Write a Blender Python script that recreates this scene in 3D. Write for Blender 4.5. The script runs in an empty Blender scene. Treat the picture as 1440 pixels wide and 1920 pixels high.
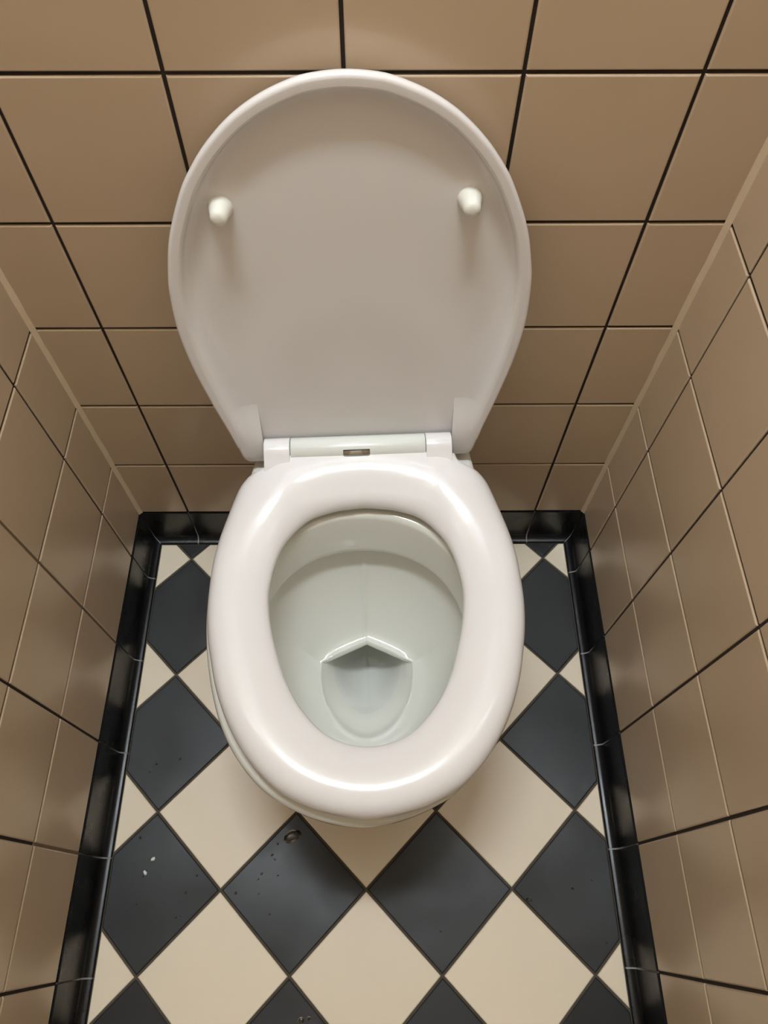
import bpy, bmesh, math, random
from mathutils import Matrix, Vector

random.seed(7)
scene = bpy.context.scene
R = math.radians

# ---------------------------------------------------------------- camera
cam_data = bpy.data.cameras.new('camera')
cam = bpy.data.objects.new('camera', cam_data)
scene.collection.objects.link(cam)
cam.location = (0.01183, -0.60985, 1.2069)
cam.rotation_euler = (0.51446, 0.00038, -0.00385)
cam_data.sensor_fit = 'VERTICAL'
cam_data.sensor_height = 24.0
cam_data.lens = 1377.286 / 1920 * 24.0
cam_data.shift_x = 11.52 / 1920
cam_data.shift_y = -19.25 / 1920
cam_data.clip_start = 0.01
scene.camera = cam

# ---------------------------------------------------------------- world, lamp settings, exposure
world = bpy.data.worlds.new('world')
scene.world = world
world.use_nodes = True
world.node_tree.nodes['Background'].inputs[0].default_value = (0.9, 0.85, 0.78, 1)
world.node_tree.nodes['Background'].inputs[1].default_value = 0.02
LAMP_POS = (-0.08, -0.20, 2.50)      # ceiling lamp of the room
LAMP_SIZE = (0.50, 0.14)            # outer size of the row of four diffusers
LAMP_STRENGTH = 124.0
LAMP_COLOUR = (0.82, 0.92, 1.0, 1)
scene.view_settings.view_transform = 'Standard'
scene.view_settings.look = 'None'
scene.view_settings.gamma = 1.0
scene.view_settings.exposure = 0.0
scene.view_settings.use_curve_mapping = False
scene.cycles.blur_glossy = 0.3

# ---------------------------------------------------------------- room dimensions (metres)
XL, XR = -0.3975, 0.3697          # tile faces of the side walls
YF = -1.45                        # front wall behind the viewer
ZC = 2.56                         # ceiling
Z0, PZ = 0.0929, 0.1516           # first tile row above the skirting
X0 = -0.0144                      # centre joint of the back wall
P = 0.15
PD = 0.1495
YL0, YR0 = -0.0841, -0.0748       # first depth joint on each side wall
ROWS = 10
ZT = Z0 + ROWS * PZ
TD = 0.0022                       # tile proud of grout
J = 0.0036                        # joint width

# ---------------------------------------------------------------- materials
def nt(name):
    m = bpy.data.materials.new(name)
    m.use_nodes = True
    return m, m.node_tree.nodes, m.node_tree.links, m.node_tree.nodes['Principled BSDF']

def plain(name, col, rough, spec=0.5, metal=0.0, coat=0.0, coat_rough=0.03):
    m, n, l, b = nt(name)
    b.inputs['Base Color'].default_value = (*col, 1)
    b.inputs['Roughness'].default_value = rough
    b.inputs['Specular IOR Level'].default_value = spec
    b.inputs['Metallic'].default_value = metal
    b.inputs['Coat Weight'].default_value = coat
    b.inputs['Coat Roughness'].default_value = coat_rough
    return m

def speckled(name, col, rough, var=0.05, scale=30.0, rough_var=0.0, bump=0.0, bump_scale=20.0,
             spec=0.5, coat=0.0, coat_rough=0.05, tint=None):
    """base colour with soft noise and a small change from piece to piece"""
    m, n, l, b = nt(name)
    info = n.new('ShaderNodeObjectInfo')
    tc = n.new('ShaderNodeTexCoord')
    add = n.new('ShaderNodeVectorMath'); add.operation = 'ADD'
    mul = n.new('ShaderNodeMath'); mul.operation = 'MULTIPLY'; mul.inputs[1].default_value = 37.0
    l.new(info.outputs['Random'], mul.inputs[0])
    l.new(tc.outputs['Object'], add.inputs[0]); l.new(mul.outputs[0], add.inputs[1])
    nz = n.new('ShaderNodeTexNoise'); nz.inputs['Scale'].default_value = scale; nz.inputs['Detail'].default_value = 4
    l.new(add.outputs[0], nz.inputs['Vector'])
    sm = n.new('ShaderNodeMath'); sm.operation = 'ADD'
    l.new(nz.outputs['Fac'], sm.inputs[0]); l.new(info.outputs['Random'], sm.inputs[1])
    mp = n.new('ShaderNodeMapRange'); mp.inputs[1].default_value = 0.2; mp.inputs[2].default_value = 1.8
    mp.inputs[3].default_value = 1 - var; mp.inputs[4].default_value = 1 + var
    l.new(sm.outputs[0], mp.inputs[0])
    vm = n.new('ShaderNodeVectorMath'); vm.operation = 'SCALE'; vm.inputs[0].default_value = col
    l.new(mp.outputs[0], vm.inputs['Scale']); l.new(vm.outputs[0], b.inputs['Base Color'])
    if rough_var:
        n2 = n.new('ShaderNodeTexNoise'); n2.inputs['Scale'].default_value = scale * 0.6; n2.inputs['Detail'].default_value = 6
        l.new(add.outputs[0], n2.inputs['Vector'])
        m2 = n.new('ShaderNodeMapRange'); m2.inputs[1].default_value = 0.35; m2.inputs[2].default_value = 0.7
        m2.inputs[3].default_value = rough; m2.inputs[4].default_value = rough + rough_var
        l.new(n2.outputs['Fac'], m2.inputs[0]); l.new(m2.outputs[0], b.inputs['Roughness'])
    else:
        b.inputs['Roughness'].default_value = rough
    if bump:
        n3 = n.new('ShaderNodeTexNoise'); n3.inputs['Scale'].default_value = bump_scale; n3.inputs['Detail'].default_value = 1
        l.new(add.outputs[0], n3.inputs['Vector'])
        bp = n.new('ShaderNodeBump'); bp.inputs['Strength'].default_value = bump; bp.inputs['Distance'].default_value = 0.002
        l.new(n3.outputs['Fac'], bp.inputs['Height']); l.new(bp.outputs[0], b.inputs['Normal'])
    b.inputs['Specular IOR Level'].default_value = spec
    b.inputs['Coat Weight'].default_value = coat
    b.inputs['Coat Roughness'].default_value = coat_rough
    return m

M_TILE = speckled('beige_glazed_tile', (0.62, 0.470, 0.325), 0.22, 0.03, 9, bump=0.25, bump_scale=14)
M_GROUT = speckled('dark_brown_grout', (0.028, 0.018, 0.013), 0.9, 0.4, 60)
M_GROUT_LIGHT = speckled('light_brown_grout', (0.17, 0.12, 0.075), 0.9, 0.3, 90)
M_CREAM = speckled('cream_floor_tile', (0.80, 0.672, 0.508), 0.42, 0.035, 14, spec=0.4)
M_BLACK = speckled('black_floor_tile', (0.0245, 0.0235, 0.0235), 0.28, 0.30, 13, rough_var=0.26, spec=0.26)
M_FGROUT = speckled('floor_grout', (0.070, 0.056, 0.040), 0.92, 0.45, 70)
M_SKIRT = speckled('black_glazed_skirting', (0.010, 0.010, 0.011), 0.24, 0.2, 20, rough_var=0.12, bump=0.15, bump_scale=25, spec=0.33)
M_SGROUT = speckled('grey_skirting_grout', (0.30, 0.29, 0.28), 0.9, 0.4, 80)
M_SEAL = speckled('beige_silicone', (0.74, 0.58, 0.40), 0.45, 0.12, 40)
M_PLASTER = speckled('cream_plaster', (0.70, 0.62, 0.50), 0.85, 0.04, 12)
M_CEIL = plain('white_ceiling_paint', (0.80, 0.77, 0.72), 0.9)
M_PLASTIC = plain('white_seat_plastic', (0.82, 0.778, 0.763), 0.17, 0.5)
M_HINGE = plain('white_hinge_plastic', (0.77, 0.775, 0.725), 0.22, 0.5)
M_CERAMIC = plain('white_glazed_ceramic', (0.765, 0.755, 0.690), 0.08, 0.55)
M_BUMPER = plain('soft_white_rubber', (0.86, 0.84, 0.76), 0.5, 0.35)
M_CHROME = plain('chrome', (0.62, 0.62, 0.63), 0.14, 0.5, metal=1.0)
M_DARK = plain('painted_notch_shade', (0.02, 0.02, 0.02), 0.6)  # near-black colour painted in for the shade inside the button notch
M_DOOR = plain('door_paint', (0.62, 0.55, 0.45), 0.5)
M_CHIP = plain('white_chip', (0.75, 0.73, 0.70), 0.7)

def lamp_mat():
    m = bpy.data.materials.new('lit_diffuser'); m.use_nodes = True
    n = m.node_tree.nodes; l = m.node_tree.links; n.clear()
    o = n.new('ShaderNodeOutputMaterial'); e = n.new('ShaderNodeEmission')
    e.inputs[0].default_value = LAMP_COLOUR; e.inputs[1].default_value = LAMP_STRENGTH
    l.new(e.outputs[0], o.inputs[0]); return m
M_LAMP = lamp_mat()

def water_mat():
    m = bpy.data.materials.new('clear_water'); m.use_nodes = True
    n = m.node_tree.nodes; l = m.node_tree.links; n.clear()
    o = n.new('ShaderNodeOutputMaterial'); mix = n.new('ShaderNodeMixShader')
    t = n.new('ShaderNodeBsdfTransparent'); t.inputs[0].default_value = (0.96, 0.97, 0.98, 1)
    g = n.new('ShaderNodeBsdfGlossy'); g.inputs['Roughness'].default_value = 0.02
    f = n.new('ShaderNodeFresnel'); f.inputs['IOR'].default_value = 1.33
    l.new(f.outputs[0], mix.inputs[0]); l.new(t.outputs[0], mix.inputs[1]); l.new(g.outputs[0], mix.inputs[2])
    l.new(mix.outputs[0], o.inputs[0]); return m
M_WATER = water_mat()

# ---------------------------------------------------------------- mesh helpers
def mesh_from(name, verts, faces, mats, smooth=False, idx=None, sharp=None):
    me = bpy.data.meshes.new(name)
    me.from_pydata([tuple(v) for v in verts], [], faces)
    for m in (mats if isinstance(mats, (list, tuple)) else [mats]):
        me.materials.append(m)
    if idx:
        for p, i in zip(me.polygons, idx): p.material_index = i
    bm = bmesh.new(); bm.from_mesh(me)
    bmesh.ops.recalc_face_normals(bm, faces=bm.faces)
    bm.to_mesh(me); bm.free()
    if smooth:
        for p in me.polygons: p.use_smooth = True
        if sharp is not None:
            me.set_sharp_from_angle(angle=R(sharp))
    me.update()
    return me

def link(name, me, parent=None, loc=(0, 0, 0), rot=None, pinv=None):
    o = bpy.data.objects.new(name, me)
    scene.collection.objects.link(o)
    o.location = loc
    if rot is not None: o.rotation_euler = rot
    if parent is not None:
        o.parent = parent
        if pinv is not None: o.matrix_parent_inverse = pinv
    return o

def structure(o):
    o['kind'] = 'structure'; return o

def tag(o, label, cat, group=None):
    o['label'] = label; o['category'] = cat
    if group: o['group'] = group
    return o

def box_vf(x0, x1, y0, y1, z0, z1, off=0):
    v = [(x0, y0, z0), (x1, y0, z0), (x1, y1, z0), (x0, y1, z0), (x0, y0, z1), (x1, y0, z1), (x1, y1, z1), (x0, y1, z1)]
    f = [(0, 3, 2, 1), (4, 5, 6, 7), (0, 1, 5, 4), (1, 2, 6, 5), (2, 3, 7, 6), (3, 0, 4, 7)]
    return v, [tuple(i + off for i in q) for q in f]

def boxes(name, bs, mats, idx=None):
    V, F, I = [], [], []
    for k, b in enumerate(bs):
        v, f = box_vf(*b, off=len(V)); V += v; F += f
        I += [idx[k] if idx else 0] * 6
    return mesh_from(name, V, F, mats, idx=I)

def loft(rings, cap_first=False, cap_last=False, close=False):
    """rings of equal length, each a closed loop of 3-D points"""
    n = len(rings[0]); V = [p for r in rings for p in r]; F = []
    m = len(rings)
    for i in range(m if close else m - 1):
        a, b = i * n, ((i + 1) % m) * n
        for k in range(n):
            k2 = (k + 1) % n
            F.append((a + k, a + k2, b + k2, b + k))
    if cap_first: F.append(tuple(range(n)))
    if cap_last: F.append(tuple((m - 1) * n + k for k in range(n)))
    return V, F

def catmull(pts, per=10):
    out = []
    n = len(pts)
    for i in range(n - 1):
        p0 = pts[i - 1] if i else (2 * pts[0][0] - pts[1][0], 2 * pts[0][1] - pts[1][1])
        p1, p2 = pts[i], pts[i + 1]
        p3 = pts[i + 2] if i + 2 < n else (2 * p2[0] - p1[0], 2 * p2[1] - p1[1])
        for k in range(per):
            t = k / per
            out.append(tuple(0.5 * (2 * p1[j] + (p2[j] - p0[j]) * t + (2 * p0[j] - 5 * p1[j] + 4 * p2[j] - p3[j]) * t * t
                             + (3 * p1[j] - p0[j] - 3 * p2[j] + p3[j]) * t ** 3) for j in (0, 1)))
    out.append(pts[-1])
    return out

def half_outline(sw, per=8, flat_end=True):
    """(s,w) half outline -> closed polygon of (x, s); the front apex is made smooth by mirroring before interpolation"""
    pts = [(w, s) for s, w in sw]
    mir = [(-w, s) for w, s in reversed(pts[:-1])]
    full = catmull(pts + mir, per)
    return full

def ray_r(poly, c, th):
    """distance from c to the closed polygon along direction th"""
    dx, dy = math.cos(th), math.sin(th); best = None
    n = len(poly)
    for i in range(n):
        ax, ay = poly[i][0] - c[0], poly[i][1] - c[1]
        bx, by = poly[(i + 1) % n][0] - c[0], poly[(i + 1) % n][1] - c[1]
        ex, ey = bx - ax, by - ay
        den = dx * ey - dy * ex
        if abs(den) < 1e-12: continue
        t = (ax * ey - ay * ex) / den
        u = (ax * dy - ay * dx) / den
        if t > 0 and -1e-6 <= u <= 1 + 1e-6:
            if best is None or t > best: best = t
    return best

def sstep(a, b, x):
    t = max(0.0, min(1.0, (x - a) / (b - a))); return t * t * (3 - 2 * t)

# ---------------------------------------------------------------- room shell
def make_wall(name, low, high):
    me = boxes(name, [low, high], [M_GROUT, M_PLASTER], [0, 1])
    return structure(link(name, me))

wb = make_wall('wall_back', (XL - .1, XR + .1, TD, .12, -.1, ZT), (XL - .1, XR + .1, TD, .12, ZT, ZC))
wl = make_wall('wall_left', (XL - .12, XL - TD, YF, TD, -.1, ZT), (XL - .12, XL - TD, YF, TD, ZT, ZC))
wr = make_wall('wall_right', (XR + TD, XR + .12, YF, TD, -.1, ZT), (XR + TD, XR + .12, YF, TD, ZT, ZC))
wf = structure(link('wall_front', boxes('wall_front', [(XL - .12, XR + .12, YF - .1, YF, -.1, ZC)], [M_PLASTER])))
ceil = structure(link('ceiling', boxes('ceiling', [(XL - .12, XR + .12, YF - .1, .12, ZC, ZC + .08)], [M_CEIL])))
floor = structure(link('floor', boxes('floor', [(XL - TD, XR + TD, YF, TD, -.06, -.0022)], [M_FGROUT])))

# wall tiles: cushion-edged plates, one mesh for each size
tile_cache = {}
def tile_mesh(w, h):
    key = (round(w, 4), round(h, 4))
    if key not in tile_cache:
        def ring(ins, d):
            a, b = w / 2 - ins, h / 2 - ins
            return [(-a, -b, d), (a, -b, d), (a, b, d), (-a, b, d)]
        V, F = loft([ring(0, 0), ring(0, TD - .0012), ring(.0005, TD - .0005), ring(.0016, TD)], cap_first=True, cap_last=True)
        tile_cache[key] = mesh_from('tile', V, F, M_TILE)
    return tile_cache[key]

def put_tile(wall, a0, a1, b0, b1, frame):
    """frame maps (a, b, n) on the wall to the room; n grows out of the wall"""
    w, h = a1 - a0, b1 - b0
    if w < .012 or h < .012: return
    o = bpy.data.objects.new('tile', tile_mesh(w, h))
    scene.collection.objects.link(o)
    o.parent = wall
    c = frame @ Vector(((a0 + a1) / 2, (b0 + b1) / 2, 0))
    tilt = Matrix.Rotation(random.gauss(0, .0016), 4, 'X') @ Matrix.Rotation(random.gauss(0, .0016), 4, 'Y') @ Matrix.Rotation(random.gauss(0, .0012), 4, 'Z')
    o.matrix_local = Matrix.Translation(c) @ frame.to_3x3().to_4x4() @ tilt

def spans(first, step, lo, hi):
    js = []
    k = math.floor((lo - first) / step)
    while first + k * step < hi + step:
        js.append(first + k * step); k += 1
    out = []
    for a, b in zip(js, js[1:]):
        a2, b2 = max(a + J / 2, lo), min(b - J / 2, hi)
        if b2 - a2 > .01: out.append((a2, b2))
    return out

FB = Matrix(((1, 0, 0, 0), (0, 0, -1, TD), (0, 1, 0, 0), (0, 0, 0, 1)))             # back: a=x, b=z, n=-y
FLm = Matrix(((0, 0, 1, XL - TD), (1, 0, 0, 0), (0, 1, 0, 0), (0, 0, 0, 1)))        # left: a=y, b=z, n=+x
FRm = Matrix(((0, 0, -1, XR + TD), (-1, 0, 0, 0), (0, 1, 0, 0), (0, 0, 0, 1)))      # right: a=-y, b=z, n=-x
for r in range(ROWS):
    z0, z1 = Z0 + r * PZ + J / 2, Z0 + (r + 1) * PZ - J / 2
    for a, b in spans(X0, P, XL + .001, XR - .001): put_tile(wb, a, b, z0, z1, FB)
    for a, b in spans(YL0, PD, YF + .002, -.003): put_tile(wl, a, b, z0, z1, FLm)
    for a, b in spans(-YR0, PD, .003, -YF - .002): put_tile(wr, a, b, z0, z1, FRm)
# two joints of the left wall were refilled with a paler grout
for k, zz in ((1, (Z0, Z0 + 4 * PZ)), (3, (Z0, Z0 + PZ))):
    y = YL0 - k * PD
    me = boxes('grout_strip', [(XL - TD, XL - TD + .0012, y - J / 2, y + J / 2, zz[0], zz[1])], [M_GROUT_LIGHT])
    link('grout_strip', me, wl)

# silicone beads in the two back corners
def bead(name, x, sgn, seed):
    rnd = random.Random(seed); V, F = [], []
    n = 60
    for i in range(n + 1):
        z = Z0 + (ZT - Z0) * i / n
        w1 = .0052 + rnd.uniform(-.0006, .0006); w2 = .0050 + rnd.uniform(-.0006, .0006)
        V += [(x, -w1, z), (x + sgn * w2 * .42, -w1 * .42, z), (x + sgn * w2, 0, z), (x - sgn * .001, .001, z)]
    for i in range(n):
        a = i * 4
        for k in range(4):
            F.append((a + k, a + (k + 1) % 4, a + 4 + (k + 1) % 4, a + 4 + k))
    F += [(0, 1, 2, 3), tuple(n * 4 + k for k in range(4))]
    return structure(link(name, mesh_from(name, V, F, M_SEAL, smooth=True, sharp=50)))
bead('trim_1', XL, 1, 1)
bead('trim_2', XR, -1, 2)

# coved black skirting: (n, z) profile, n from the wall face into the room
def cove_profile(inset=0.0):
    r = .0115
    deep = inset * 4
    pts = [(-TD, Z0 - .0015 - deep), (.0004 - deep, Z0 - .0015 - deep), (.0012 - deep, Z0 - .0028 - deep), (.0016 - deep, .040), (.0024 - inset, .022)]
    cx, cz = .0024 + r, .0022 + r
    for k in range(1, 8):
        a = math.pi + (math.pi / 2) * k / 7
        pts.append((cx + r * math.cos(a) - inset * .7, cz + r * math.sin(a) - inset * .7))
    pts += [(.0150 - inset, .0010), (.0152 - inset, -.0022), (-TD, -.0022)]
    return pts

def skirt_piece(name, parent, to_world, a0, a1, m0, m1, mat, inset=0.0, kind=None):
    """extrude the profile from a0 to a1; m0/m1 = mitre slope at the ends"""
    prof = cove_profile(inset)
    rings = [[to_world(a0 + m0 * n, n, z) for n, z in prof], [to_world(a1 - m1 * n, n, z) for n, z in prof]]
    V, F = loft(rings, cap_first=True, cap_last=True)
    me = mesh_from(name, V, F, mat, smooth=True, sharp=28)
    return link(name, me, parent)

def skirting(name, to_world, joints, lo, hi, mlo, mhi):
    base = structure(skirt_piece(name, None, to_world, lo, hi, mlo, mhi, M_SGROUT, inset=.0007))
    js = [j for j in joints if lo + .01 < j < hi - .01]
    ed = [lo] + js + [hi]
    for i in range(len(ed) - 1):
        a = ed[i] + (.0007 if i == 0 else .0011); b = ed[i + 1] - (.0007 if i == len(ed) - 2 else .0011)
        skirt_piece('skirting_tile', base, to_world, a, b, mlo if i == 0 else 0, mhi if i == len(ed) - 2 else 0, M_SKIRT)

kk = range(-12, 13)
skirting('baseboard_back', lambda a, n, z: (a, -n, z), [X0 + k * P for k in kk], XL, XR, 1, 1)
skirting('baseboard_left', lambda a, n, z: (XL + n, -a, z), sorted(-(YL0 - k * PD) for k in kk), 0, -YF, 1, 0)
skirting('baseboard_right', lambda a, n, z: (XR - n, -a, z), sorted(-(YR0 - k * PD) for k in kk), 0, -YF, 1, 0)

# floor tiles: diamonds clipped at the skirting
HX, FAX, FAY = .106, -.00536, -.68127
def clip(poly, ax, lim, keep_less):
    out = []
    for i in range(len(poly)):
        p, q = poly[i], poly[(i + 1) % len(poly)]
        ip = (p[ax] <= lim) == keep_less; iq = (q[ax] <= lim) == keep_less
        if ip: out.append(p)
        if ip != iq:
            t = (lim - p[ax]) / (q[ax] - p[ax])
            out.append((p[0] + t * (q[0] - p[0]), p[1] + t * (q[1] - p[1])))
    return out
def inset_poly(poly, d):
    n = len(poly); out = []
    for i in range(n):
        p0, p1, p2 = Vector(poly[i - 1]), Vector(poly[i]), Vector(poly[(i + 1) % n])
        e1, e2 = (p1 - p0).normalized(), (p2 - p1).normalized()
        n1, n2 = Vector((-e1.y, e1.x)), Vector((-e2.y, e2.x))
        k = n1 + n2; den = 1 + n1.dot(n2)
        out.append(tuple(p1 + k * (d / max(den, .3))))
    return out
diamond_cache = {}
FX0, FX1, FY1 = XL + .0152 + .0015, XR - .0152 - .0015, -.0152 - .0015
def floor_tile(u, v):
    mat = M_CREAM if v % 2 == 0 else M_BLACK
    h = HX - .0017 * math.sqrt(2)
    cx, cy = FAX + u * HX, FAY + v * HX
    poly = [(cx + h, cy), (cx, cy + h), (cx - h, cy), (cx, cy - h)]
    full = len(poly)
    p = poly
    for ax, lim, kl in ((0, FX1, True), (0, FX0, False), (1, FY1, True), (1, YF + .002, False)):
        p = clip(p, ax, lim, kl)
        if len(p) < 3: return
    # drop doubled points
    q = []
    for a in p:
        if not q or (Vector(a) - Vector(q[-1])).length > .002: q.append(a)
    if (Vector(q[0]) - Vector(q[-1])).length < .002: q.pop()
    if len(q) < 3: return
    area = abs(sum(q[i][0] * q[(i + 1) % len(q)][1] - q[(i + 1) % len(q)][0] * q[i][1] for i in range(len(q)))) / 2
    if area < 8e-5: return
    whole = q == poly
    key = ('full', v % 2) if whole else None
    loc = (cx, cy, -.0022)
    if key in diamond_cache: me = diamond_cache[key]
    else:
        l = [(a - cx, b - cy) for a, b in q]
        i1, i2 = inset_poly(l, .0005), inset_poly(l, .0014)
        rings = [[(a, b, 0) for a, b in l], [(a, b, .0012) for a, b in l], [(a, b, .0018) for a, b in i1], [(a, b, .0022) for a, b in i2]]
        V, F = loft(rings, cap_first=True, cap_last=True)
        me = mesh_from('tile', V, F, mat)
        if key: diamond_cache[key] = me
    o = link('tile', me, floor, loc)
    o.rotation_euler = (random.gauss(0, .0012), random.gauss(0, .0012), 0)
for u in range(-5, 6):
    for v in range(-8, 9):
        if (u + v) % 2 == 0: floor_tile(u, v)

# ceiling lamp and the door behind the viewer
lx, ly, lz = LAMP_POS
lw, ld = LAMP_SIZE
lamp = bpy.data.objects.new('ceiling_lamp', None); scene.collection.objects.link(lamp)
lamp.location = (lx, ly, ZC)
tag(lamp, 'long ceiling lamp with four lit diffusers above the toilet', 'lamp')
pl = Matrix.Translation((-lx, -ly, -ZC))
hv = [(lx - lw / 2 - .02, lx + lw / 2 + .02, ly - ld / 2 - .02, ly - ld / 2, lz - .01, ZC), (lx - lw / 2 - .02, lx + lw / 2 + .02, ly + ld / 2, ly + ld / 2 + .02, lz - .01, ZC),
      (lx - lw / 2 - .02, lx - lw / 2, ly - ld / 2, ly + ld / 2, lz - .01, ZC), (lx + lw / 2, lx + lw / 2 + .02, ly - ld / 2, ly + ld / 2, lz - .01, ZC)]
link('lamp_housing', boxes('lamp_housing', hv, [M_CEIL]), lamp, pinv=pl)
for k in range(4):
    a = lx - lw / 2 + lw * (k + .08) / 4; b = lx - lw / 2 + lw * (k + .92) / 4
    link('diffuser', mesh_from('diffuser', [(a, ly - ld / 2, lz), (a, ly + ld / 2, lz), (b, ly + ld / 2, lz), (b, ly - ld / 2, lz)], [(0, 1, 2, 3)], M_LAMP), lamp, pinv=pl)
link('lamp_plate', boxes('lamp_plate', [(lx - lw / 2, lx + lw / 2, ly - ld / 2, ly + ld / 2, lz + .002, lz + .012)], [M_CEIL]), lamp, pinv=pl)
door = structure(link('door_1', boxes('door_1', [(-.33, .31, YF, YF + .035, .005, 2.05)], [M_DOOR])))
link('door_handle', boxes('door_handle', [(.24, .26, YF + .035, YF + .075, 1.04, 1.06), (.15, .26, YF + .065, YF + .08, 1.04, 1.06)], [M_CHROME]), door)

# ---------------------------------------------------------------- toilet
TL = Vector((-.006, 0, .07))
toilet = bpy.data.objects.new('toilet', None); scene.collection.objects.link(toilet)
toilet.location = TL
tag(toilet, 'white wall-hung toilet with its lid raised against the beige tiles', 'toilet')
PT = Matrix.Translation(-TL)
BX = -.0055                                     # bowl centre line

# --- bowl: one surface, outer shell -> rim -> basin -> sump
rim_half = [(0.0, .132), (.05, .139), (.10, .1475), (.135, .1545), (.171, .167), (.208, .1775), (.243, .1835), (.283, .1855), (.308, .1845), (.333, .1815), (.353, .178),
            (.389, .1690), (.427, .1550), (.462, .1340), (.492, .1055), (.5115, .0725), (.5245, .0355), (.5290, 0.0)]
rim_poly = [(x, -s) for x, s in half_outline(rim_half, 6)]
C = (0.0, -.325)
NSEG = 180
# sump outline (pentagon above, round below), about the centre line
tipx = .0030
sump_poly = [(tipx, -.276), (-.0625, -.299)]
sump_half = [(.299, .0630), (.318, .0632), (.340, .0605), (.360, .0540), (.378, .0425), (.391, .0280), (.399, .0130), (.4015, 0.0)]
sp = half_outline(sump_half, 5)                 # right corner -> front -> left corner
sump_poly = [(tipx, -.2705)] + [(x + .0030, -s) for x, s in sp]
CS = (0.0, -.335)
ths = sorted(set([2 * math.pi * k / NSEG for k in range(NSEG)] +
                 [math.atan2(p[1] - C[1], p[0] - C[0]) % (2 * math.pi) for p in (sump_poly[0], sump_poly[1], sump_poly[-1])]))
def ell(yb, yf, w, nrm=2.15):
    """egg-shaped opening from the back yb to the front yf with half width w"""
    pts = []
    cy = yb + (yf - yb) * .44
    for k in range(120):
        a = 2 * math.pi * k / 120
        ca, sa = math.cos(a), math.sin(a)
        x = w * math.copysign(abs(ca) ** (2 / nrm), ca)
        ry = (yb - cy) if sa > 0 else (cy - yf)
        pts.append((x, cy + ry * math.copysign(abs(sa) ** (2 / nrm), sa)))
    return pts
def ring_of(poly, z, off=0.0, zf=None):
    out = []
    for t in ths:
        r = ray_r(poly, C, t) + off
        x, y = C[0] + r * math.cos(t), C[1] + r * math.sin(t)
        out.append([x, y, z if zf is None else zf(x, y, t)])
    return out
def clampwall(ring):
    return [[x, min(y, -.0003), z] for x, y, z in ring]
rings = []
# outer shell from below: scaled copies of the rim outline measured from the wall
for z, kx, ky in ((.070, .50, .55), (.078, .56, .60), (.11, .63, .67), (.16, .72, .76), (.22, .82, .855), (.28, .905, .925), (.33, .955, .965), (.355, .982, .986), (.372, 1.0, 1.0)):
    rings.append(clampwall([[x * kx, y * ky, z] for x, y, _ in ring_of(rim_poly, z)]))
for off, z in ((.0, .380), (-.0015, .3855), (-.005, .3895), (-.012, .391)):
    rings.append([[x, min(y, -.0003), z] for x, y, _ in ring_of(rim_poly, z, off)])
open_poly = ell(-.1705, -.474, .1290)
lip_poly = ell(-.1895, -.462, .1265)
def mixr(pa, pb, k, z, off=0):
    out = []
    for t in ths:
        r = ray_r(pa, C, t) * (1 - k) + ray_r(pb, C, t) * k + off
        out.append([C[0] + r * math.cos(t), C[1] + r * math.sin(t), z])
    return out
rings.append(ring_of(open_poly, .395, .010))
rings.append(ring_of(open_poly, .3945, .004))
rings.append(mixr(open_poly, lip_poly, .02, .392))
rings.append(mixr(open_poly, lip_poly, .12, .388))
rings.append(mixr(open_poly, lip_poly, .30, .378))
rings.append(mixr(open_poly, lip_poly, .62, .358))
rings.append(mixr(open_poly, lip_poly, .92, .338))
rings.append(mixr(open_poly, lip_poly, 1.0, .332))
rings.append(ring_of(lip_poly, .3285, .0010))
rings.append(ring_of(lip_poly, .3275, .0035))
rings.append(ring_of(lip_poly, .3300, .0075))
rings.append(ring_of(lip_poly, .3300, .0120))
rings.append(ring_of(lip_poly, .3240, .0150))
# basin: from under the lip down to the edge of the sump
edge_soft = [(tipx, -.262), (-.045, -.274), (-.070, -.290)]
soft_poly = [(x * 1.16, C[1] + (y - C[1] + .0) * 1.16) for x, y in sump_poly]
NB = 14
def rearness(t):
    return sstep(.15, .75, math.sin(t))
for i in range(1, NB + 1):
    t = i / NB
    g = t ** 1.25
    z = .318 + (.2065 - .318) * (1 - (1 - t) ** 1.35)
    rg = []
    for th in ths:
        ra = ray_r(lip_poly, C, th) + .0140
        rb = ray_r(soft_poly, C, th)
        # smooth the corners of the pentagon away from its edge
        rs = sum(ray_r(soft_poly, C, th + d * .09) for d in (-3, -2, -1, 0, 1, 2, 3)) / 7
        rb = rb * t ** 3 + rs * (1 - t ** 3)
        r = ra * (1 - g) + rb * g
        rear = math.exp(-((th - math.pi / 2) / .026) ** 2)
        r -= .0030 * rear * sstep(0, .15, t)
        rg.append([C[0] + r * math.cos(th), C[1] + r * math.sin(th), z - .0035 * rearness(th) * sstep(.7, 1, t)])
    rings.append(rg)
rings.append([[x, y, z + .0022 * rearness(t)] for (x, y, z), t in zip(ring_of(sump_poly, .2015, .0035), ths)])
rings.append([[x, y, z + .0050 * rearness(t)] for (x, y, z), t in zip(ring_of(sump_poly, .2000, .0012), ths)])
def sump_ring(yf, zf, yr, zr, w):
    out = []
    for t in ths:
        r = ray_r(sump_poly, C, t)
        x, y = C[0] + r * math.cos(t), C[1] + r * math.sin(t)
        u = (y + .4015) / (.4015 - .2705)
        out.append([x * w, yf + (yr - yf) * u, zf + (zr - zf) * u])
    return out
for q in ((-.4008, .1980, -.2712, .2040, .996), (-.396, .192, -.2735, .2000, .955), (-.390, .187, -.2725, .1960, .90), (-.380, .181, -.262, .1890, .84), (-.366, .172, -.242, .1765, .78),
          (-.352, .160, -.227, .166, .72), (-.333, .142, -.218, .148, .66), (-.308, .122, -.215, .126, .55), (-.278, .104, -.218, .108, .40), (-.250, .095, -.222, .096, .15)):
    rings.append(sump_ring(*q))
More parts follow.
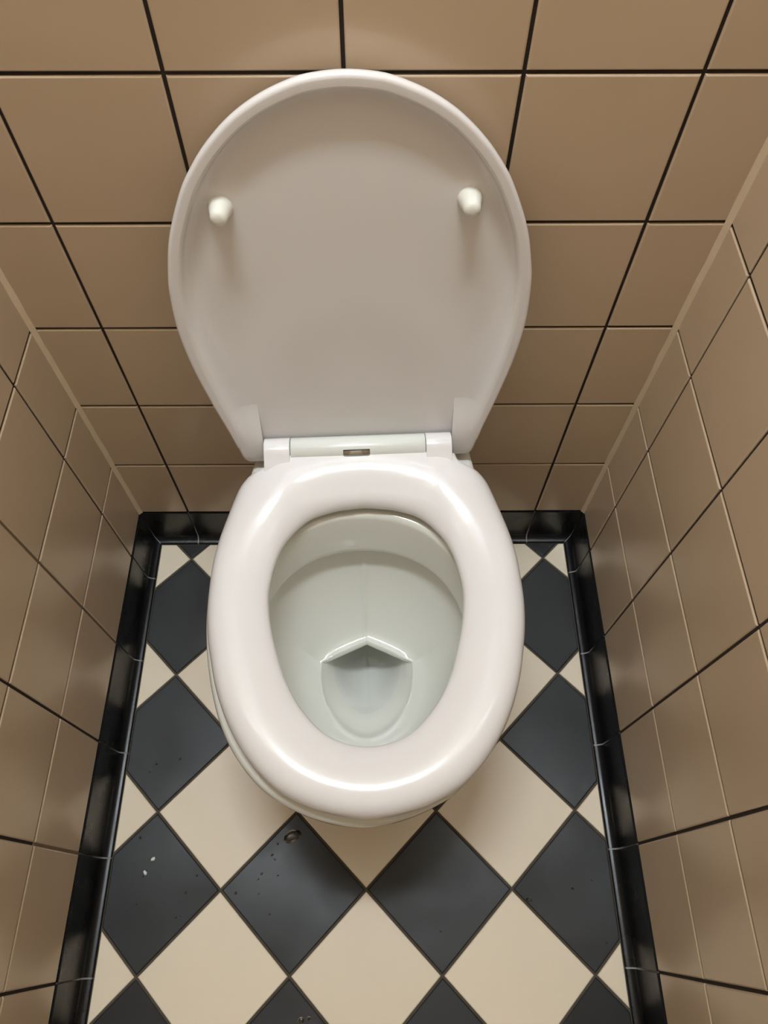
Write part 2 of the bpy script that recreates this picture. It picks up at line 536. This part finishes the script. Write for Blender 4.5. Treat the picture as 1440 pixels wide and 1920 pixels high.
rings = [[(x + BX, y, z) for x, y, z in r] for r in rings]
V, F = loft(rings, cap_first=True, cap_last=True)
link('bowl', mesh_from('bowl', V, F, M_CERAMIC, smooth=True, sharp=55), toilet, pinv=PT)

# --- water in the sump
wr_ = [(x + BX, y, .1730) for x, y, z in sump_ring(-.3645, .173, -.236, .173, .79)]
wme = mesh_from('water', wr_, [tuple(range(len(wr_)))], M_WATER)
water = link('water', wme)
water['kind'] = 'stuff'
tag(water, 'clear still water standing in the toilet bowl outlet', 'water')

# --- hinge frame shared by lid, seat arms and hinge bar
HC = Vector((-.0115, -.093, .430)); HYAW = R(2.3); LEAN = R(7.5)
HX_ = Vector((math.cos(HYAW), math.sin(HYAW), 0)); HYB = Vector((-math.sin(HYAW), math.cos(HYAW), 0)); HZ = Vector((0, 0, 1))
def hp(x, s, z):                                 # s = forward of the axis, z = above it
    return HC + HX_ * x - HYB * (s + .004) + HZ * (z + .006)
LS = HYB * math.sin(LEAN) + HZ * math.cos(LEAN); LN = -HYB * math.cos(LEAN) + HZ * math.sin(LEAN)
def lp(x, s, n):                                 # lid: s up the lid, n towards the viewer
    return HC + HX_ * x + LS * s + LN * n

# --- seat
SO = Vector((-.0060, -.093, 0)); SYAW = R(1.5)
def seatp(x, s, z):
    return (SO.x + x * math.cos(SYAW) + s * math.sin(SYAW), SO.y + x * math.sin(SYAW) - s * math.cos(SYAW), z)
wing = [(.0125, .060), (.0125, .1165), (.0150, .1172), (.0200, .1185), (.0240, .1225), (.0262, .1290), (.0285, .1370), (.0335, .1450), (.0410, .1515)]
side = [(.0510, .1568), (.0780, .1655), (.1150, .1755), (.1500, .1812), (.1900, .1828), (.2150, .1820), (.2400, .1790), (.2600, .1750), (.2960, .1660),
        (.3330, .1510), (.3680, .1295), (.3980, .1010), (.4165, .0690), (.4275, .0340), (.4315, 0.0)]
sc_poly = [(w, s) for s, w in wing] + half_outline([wing[-1]] + side, 6)[1:-1] + [(-w, s) for s, w in reversed(wing)]
in_half = [(.0750, 0.0), (.0770, .020), (.0800, .0380), (.0915, .0675), (.1170, .0920), (.1430, .1045), (.1750, .1113), (.2000, .1122), (.2360, .1068),
           (.2750, .0955), (.2960, .0870), (.3200, .0730), (.3450, .0500), (.3575, .0265), (.3620, 0.0)]
ip = catmull([(-.020, .0770)] + [(w, s) for s, w in in_half] + [(-.0265, .3575)], 6)
ip = ip[6:-6]
in_poly = ip + [(-x, s) for x, s in reversed(ip[1:-1])]
SCc = (0.0, .215)
sth = [2 * math.pi * k / 240 for k in range(240)]
extra = [math.atan2(p[1] - SCc[1], p[0] - SCc[0]) % (2 * math.pi) for p in sc_poly[:9] + sc_poly[-9:]]
sth = sorted(set(sth + extra))
prof = [(.10, .4045), (.03, .4050), (.005, .4085), (.000, .4125), (.012, .4165), (.04, .4190), (.10, .4218), (.20, .4248), (.32, .4275), (.44, .4294), (.56, .4306), (.66, .4308),
        (.75, .4300), (.83, .4280), (.90, .4248), (.95, .4208), (.98, .4165), (.995, .4125), (1.0, .4085), (.992, .4055), (.97, .4035), (.92, .4032), (.5, .4040)]
srings = []
so = [ray_r(sc_poly, SCc, t) for t in sth]; si = [ray_r(in_poly, SCc, t) for t in sth]
for tt, z in prof:
    rg = []
    for t, ro, ri in zip(sth, so, si):
        r = ri + (ro - ri) * tt
        x, s = SCc[0] + r * math.cos(t), SCc[1] + r * math.sin(t)
        w = (1 - sstep(.090, .175, abs(x))) * (1 - sstep(.075, .170, s))
        zz = z
        d = max(.059 - (r - ri), 0.0)
        if z > .4165:
            # rear bridge: falls from the hinge towards the opening
            q_ = min(d / .028, 1.0); a_ = .4430 - .05 * d - .40 * (.028 * (q_ ** 3 - q_ ** 4 / 2) + max(d - .028, 0)); b_ = .4180 + .006 * tt
            if tt < .05: a_ = min(a_, z + .001)
            zz = z * (1 - w) + .5 * (a_ + b_ + math.sqrt((a_ - b_) ** 2 + 4e-6)) * w
        if tt >= .95 and z > .4085: zz = z * (1 - w) + (.4430 - (1 - .25) * (.4208 - z)) * w
        rg.append(seatp(x, s, zz))
    srings.append(rg)
V, F = loft(srings, close=True)
# arms round the hinge axis, part of the seat
def arm(x0, x1, V, F):
    sec = []
    r = .0165
    for k in range(0, 17):
        a = R(215 - k * 8.75)
        sec.append((r * math.cos(a), r * math.sin(a)))
    sec += [(a - .004, b - .436) for a, b in ((.0125, .4507), (.0170, .4480), (.0215, .4452), (.0265, .4424), (.0320, .4398), (.0380, .4355), (.0410, .4300), (.0400, .4180), (0, .4120))]
    cx = sum(p[0] for p in sec) / len(sec); cy = sum(p[1] for p in sec) / len(sec)
    def rg(x, k):
        return [hp(x, cx + (a - cx) * k, cy + (b - cy) * k) for a, b in sec]
    e = .0011
    v, f = loft([rg(x0, .945), rg(x0 + e * .35, .982), rg(x0 + e, 1), rg(x1 - e, 1), rg(x1 - e * .35, .982), rg(x1, .945)], cap_first=True, cap_last=True)
    o = len(V)
    V += [tuple(p) for p in v]; F += [tuple(i + o for i in q) for q in f]
arm(.0845, .1165, V, F); arm(-.1165, -.0845, V, F)
link('seat', mesh_from('seat', V, F, M_PLASTIC, smooth=True, sharp=40), toilet, pinv=PT)

# --- hinge bar with its release button
def tube(x0, x1, r, nseg=40, e=.0010):
    def rg(x, k): return [hp(x, k * r * math.cos(2 * math.pi * i / nseg), k * r * math.sin(2 * math.pi * i / nseg)) for i in range(nseg)]
    return loft([rg(x0, .93), rg(x0 + e * .3, .975), rg(x0 + e, 1), rg(x1 - e, 1), rg(x1 - e * .3, .975), rg(x1, .93)], cap_first=True, cap_last=True)
V, F = tube(-.0838, .0838, .0162)
bar = link('hinge_bar', mesh_from('hinge_bar', V, F, M_HINGE, smooth=True, sharp=40), toilet, pinv=PT)
bar['label'] = 'round white hinge bar between the seat arms'
def plate(x0, x1, a0, a1, r0, r1, mat, name, parent, bev=.0012):
    """curved plate on the bar between angles a0..a1"""
    rings = []
    n = 8
    def sect(x, k):
        am = (a0 + a1) / 2; ha = (a1 - a0) / 2 * k
        out = [(r1 - (0 if k == 1 else .0007), am - ha + 2 * ha * i / n) for i in range(n + 1)]
        inn = [(r0, am + ha - 2 * ha * i / n) for i in range(n + 1)]
        return [hp(x, r * math.cos(R(a)), r * math.sin(R(a))) for r, a in out + inn]
    V, F = loft([sect(x0, .9), sect(x0 + bev, 1), sect(x1 - bev, 1), sect(x1, .9)], cap_first=True, cap_last=True)
    return link(name, mesh_from(name, V, F, mat, smooth=True, sharp=35), parent)
fr = plate(-.0190, .0150, 4, 52, .0150, .0166, M_DARK, 'button_notch_shade', bar)  # dark plate in place of a cut notch, its shade put into the colour
bt = plate(-.0180, .0140, 14, 48, .0155, .0176, M_CHROME, 'release_button', bar)
bt['label'] = 'chrome release button on the hinge bar'
V = []; F = []

# --- lid
lid_half = [(-.004, .1500), (.012, .1533), (.0335, .1578), (.079, .1684), (.136, .1797), (.190, .1852), (.238, .1834), (.2685, .1782), (.304, .1685), (.346, .1500), (.3705, .1345),
            (.391, .1175), (.4115, .0950), (.4276, .0695), (.4386, .0430), (.4428, .0250), (.4448, 0.0)]
lid_poly = half_outline(lid_half, 6)
lid_poly = lid_poly                              # closed by the straight edge behind the hinge bar
LC = (0.0, .225)
lth = sorted(set([2 * math.pi * k / 240 for k in range(240)] + [math.atan2(p[1] - LC[1], p[0] - LC[0]) % (2 * math.pi) for p in (lid_poly[0], lid_poly[-1])]))
lo_ = [ray_r(lid_poly, LC, t) for t in lth]
def lid_ring(ins, n, wide=0.0, nb=None):
    """inset ring; 'wide' lets the inset grow towards the hinge; no rim along the hinge edge"""
    out = []
    for t, r in zip(lth, lo_):
        x, s = r * math.cos(t), LC[1] + r * math.sin(t)
        bottom = 1.0 if s < -.0039 else 0.0
        k = (1 - sstep(.03, .34, s))
        i = ins + wide * k
        if bottom > 0 and abs(x) < .149: i = min(i, .004 + .1 * ins)
        r2 = max(r - i, .001)
        x, s = r2 * math.cos(t), LC[1] + r2 * math.sin(t)
        nn = min(n, PANEL) if bottom else n
        if nb is not None:
            e = 1 - sstep(.012, .075, s) if abs(x) < .14 else 0
            nn = n * (1 - e) + nb * e if abs(x) < .1185 else n
        out.append(lp(x, s, nn))
    return out
def lid_in(ins, n, wide=0.0):
    """inner ring that follows the outline, straight above the hinge bar"""
    return lid_ring(ins, n, wide)
PANEL = -.0150
def shell_n(x, s):
    return -.0265 - .0030 * max(0.0, 1 - (x / .18) ** 2) * sstep(.0, .2, s) * (1 - sstep(.30, .45, s) * .8)
def lid_back(ins):
    out = []
    for t, r in zip(lth, lo_):
        r2 = max(r - ins, .001) if ins < .1 else r * .35
        x, s = r2 * math.cos(t), LC[1] + r2 * math.sin(t)
        out.append(lp(x, s, shell_n(x, s)))
    return out
RIM = [(.0128, -.0252, 0), (.0086, -.0226, 0), (.0050, -.0190, 0), (.0022, -.0148, 0), (.0005, -.0104, 0)]
FRONT = [(.0, -.0065, 0), (.0005, -.0042, 0), (.0014, -.0026, 0), (.0028, -.0018, 0), (.0040, -.0016, 0), (.0046, -.0016, 0), (.0098, -.0017, .001), (.0104, -.0018, .002), (.0122, -.0028, .004), (.0132, -.0050, .006),
         (.0140, -.0078, .009), (.0150, -.0110, .014), (.0177, -.0136, .022), (.0225, PANEL + .0003, .032), (.030, PANEL, .036), (.055, PANEL, .04)]
lr = [lid_back(.12), lid_back(.06), lid_back(.03), lid_back(.018)] + [lid_ring(a, n, w) for a, n, w in RIM + FRONT]
def lid_n(x, s):
    """height of the lid's inner face at (x, s), as the rings make it"""
    t = math.atan2(s - LC[1], x); ro = ray_r(lid_poly, LC, t)
    so_ = LC[1] + ro * math.sin(t)
    if so_ < -.0039: return PANEL
    i = ro - math.hypot(x, s - LC[1]); k = 1 - sstep(.03, .34, so_)
    tab = [(a + w * k, n) for a, n, w in FRONT]
    if i <= tab[0][0]: return tab[0][1]
    for (a, n), (b, m) in zip(tab, tab[1:]):
        if a <= i <= b: return n + (m - n) * (i - a) / max(b - a, 1e-9)
    return PANEL
lr.append([lp(r * .3 * math.cos(t), LC[1] + r * .3 * math.sin(t), PANEL) for t, r in zip(lth, lo_)])
V, F = loft(lr, cap_first=True, cap_last=True)
# hinge lugs at the two lower corners
def lug(sgn, V, F):
    rings = []
    def outer(s):
        tab = [(-.03, .1415), (-.018, .1475), (.012, .1533), (.0335, .1578), (.079, .1684), (.1, .1728)]
        for (a, b), (c, d) in zip(tab, tab[1:]):
            if a <= s <= c: return b + (d - b) * (s - a) / (c - a)
        return tab[0][1]
    NP = 16
    def front_section(s, inner, out, k, base_n, back, drop=1.0):
        pts = []
        for i in range(NP + 1):
            x = out - (out - inner) * (i / NP)
            ins = out - x; rr = .0042
            nr = base_n - (rr - math.sqrt(max(rr * rr - (rr - ins) ** 2, 0)) if ins < rr else 0)
            if i == NP: nr -= .0016
            elif x - inner < .0026: nr -= .0005
            n = nr if k >= 1 else nr * k + (lid_n(x, s) - .0005) * (1 - k)
            pts.append(lp(sgn * x, s, max(n, back + .0008)))
        for x, n in ((inner, back + .001), (inner + .001, back), (out - .003, back), (out - .0006, back + .003)):
            pts.append(lp(sgn * x, s, n))
        return pts
    for i in range(19):
        s = .090 - .098 * i / 18
        k = 1 - sstep(.006, .078, s)
        rings.append(front_section(s, .1185, outer(s) - .0002, k, -.0019 + .0008 * (1 - sstep(-.01, .02, s)), -.0245))
    # round bottom about the axis
    for i in range(1, 9):
        a = R(90 * i / 8)
        s = -.008 - .0205 * math.sin(a)
        o = outer(s) - .0002 - .004 * (1 - math.cos(a))
        hh = .0110 * math.cos(a) + .0007
        rings.append(front_section(s, .1185, o, 1, -.0128 + hh, -.0128 - hh))
    v, f = loft(rings, cap_first=True, cap_last=True)
    of = len(V)
    V += [tuple(p) for p in v]; F += [tuple(i + of for i in q) for q in f]
lug(1, V, F); lug(-1, V, F)
lid = link('lid', mesh_from('lid', V, F, M_PLASTIC, smooth=True, sharp=50), toilet, pinv=PT)
# two buffers
def bumper(x, s):
    rings = []
    for r, n in ((.0118, PANEL - .001), (.0118, PANEL + .001), (.0112, PANEL + .003), (.0102, PANEL + .006), (.0090, PANEL + .0120), (.0083, PANEL + .0170), (.0072, PANEL + .0197), (.0050, PANEL + .0213), (.0022, PANEL + .0218)):
        rings.append([lp(x + r * math.cos(2 * math.pi * k / 28), s + r * math.sin(2 * math.pi * k / 28), n) for k in range(28)])
    V, F = loft(rings, cap_first=True, cap_last=True)
    b = link('bumper', mesh_from('bumper', V, F, M_BUMPER, smooth=True, sharp=60), lid)
    b['label'] = 'white rubber bumper stud inside the lid'
bumper(-.1175, .3262); bumper(.1130, .3275)

# ---------------------------------------------------------------- water drops and chips on the floor
def dome(name, pts, h, mat, zbase=0.0002):
    cx = sum(p[0] for p in pts) / len(pts); cy = sum(p[1] for p in pts) / len(pts)
    rings = []
    for k, z in ((1, 0), (.97, .35), (.9, .62), (.75, .85), (.5, .97), (.2, 1.0)):
        rings.append([(( a - cx) * k, (b - cy) * k, z * h) for a, b in pts])
    V, F = loft(rings, cap_first=True, cap_last=True)
    return link(name, mesh_from(name, V, F, mat, smooth=True), loc=(cx, cy, zbase))
def blob(cx, cy, rx, ry, rot, n=18, jit=.12, seed=0):
    rnd = random.Random(seed); ph = rnd.uniform(0, 6.28); out = []
    for k in range(n):
        a = 2 * math.pi * k / n
        q = 1 + jit * math.sin(2 * a + ph) + jit * .6 * math.sin(3 * a + ph * 2)
        x, y = rx * q * math.cos(a), ry * q * math.sin(a)
        out.append((cx + x * math.cos(rot) - y * math.sin(rot), cy + x * math.sin(rot) + y * math.cos(rot)))
    return out
def drop_mat():
    m, n, l, b = nt('drop_water')
    b.inputs['Base Color'].default_value = (0.9, 0.92, 0.93, 1)
    b.inputs['Roughness'].default_value = 0.02
    b.inputs['IOR'].default_value = 1.33
    b.inputs['Transmission Weight'].default_value = 1.0
    return m
M_DROP = drop_mat()
tag(dome('water_drop', blob(-.1165, -.504, .0125, .0090, R(22), 24, .10, 3), .0032, M_DROP), 'largest water drop, lying on the black floor tile by the bowl front', 'water drop')
spots = [(-0.345, -0.505), (-0.333, -0.557), (-0.254, -0.556), (-0.268, -0.578), (-0.337, -0.592), (-0.278, -0.609), (-0.27, -0.607), (-0.345, -0.411), (-0.3, -0.392), (-0.336, -0.399),
         (-0.138, -0.514), (-0.145, -0.529), (-0.141, -0.535), (-0.164, -0.561), (-0.159, -0.554), (-0.135, -0.556), (-0.161, -0.58), (-0.195, -0.579), (-0.144, -0.606), (-0.093, -0.731),
         (-0.082, -0.729), (0.23, -0.589), (0.295, -0.575), (0.325, -0.564), (0.334, -0.643), (0.101, -0.628)]
big = {19: .0045, 21: .0042, 20: .003}
for i, (x, y) in enumerate(spots):
    r = big.get(i, random.uniform(.0015, .0023))
    d = dome('water_drop', blob(x, y, r, r * random.uniform(.7, .95), random.uniform(0, 3), 12, .08, i), r * .55, M_DROP)
    u = (x - FAX) / HX
    where = 'left' if x < -.22 else ('right' if x > .2 else 'middle')
    lab = {'left': 'tiny water droplet on a black tile along the left skirting', 'middle': 'tiny water droplet on a black tile in front of the bowl',
           'right': 'tiny water droplet on the black tile along the right skirting'}[where]
    if i == 19: lab = 'wide water droplet at the lower picture edge on a black tile'
    if i == 21: lab = 'wide water droplet at the left corner of the right-hand black tile'
    tag(d, lab, 'water drop', None if i in (19, 21) else where + ' scatter of water droplets')
for i, (x, y) in enumerate(((-.321, -.534), (-.330, -.552))):
    c = dome('chip', blob(x, y, .0036, .0026, R(60 + 50 * i), 7, .2, 30 + i), .0016, M_CHIP)
    tag(c, ('upper' if i == 0 else 'lower') + ' of the two white crumbs on the left black tile', 'crumb')
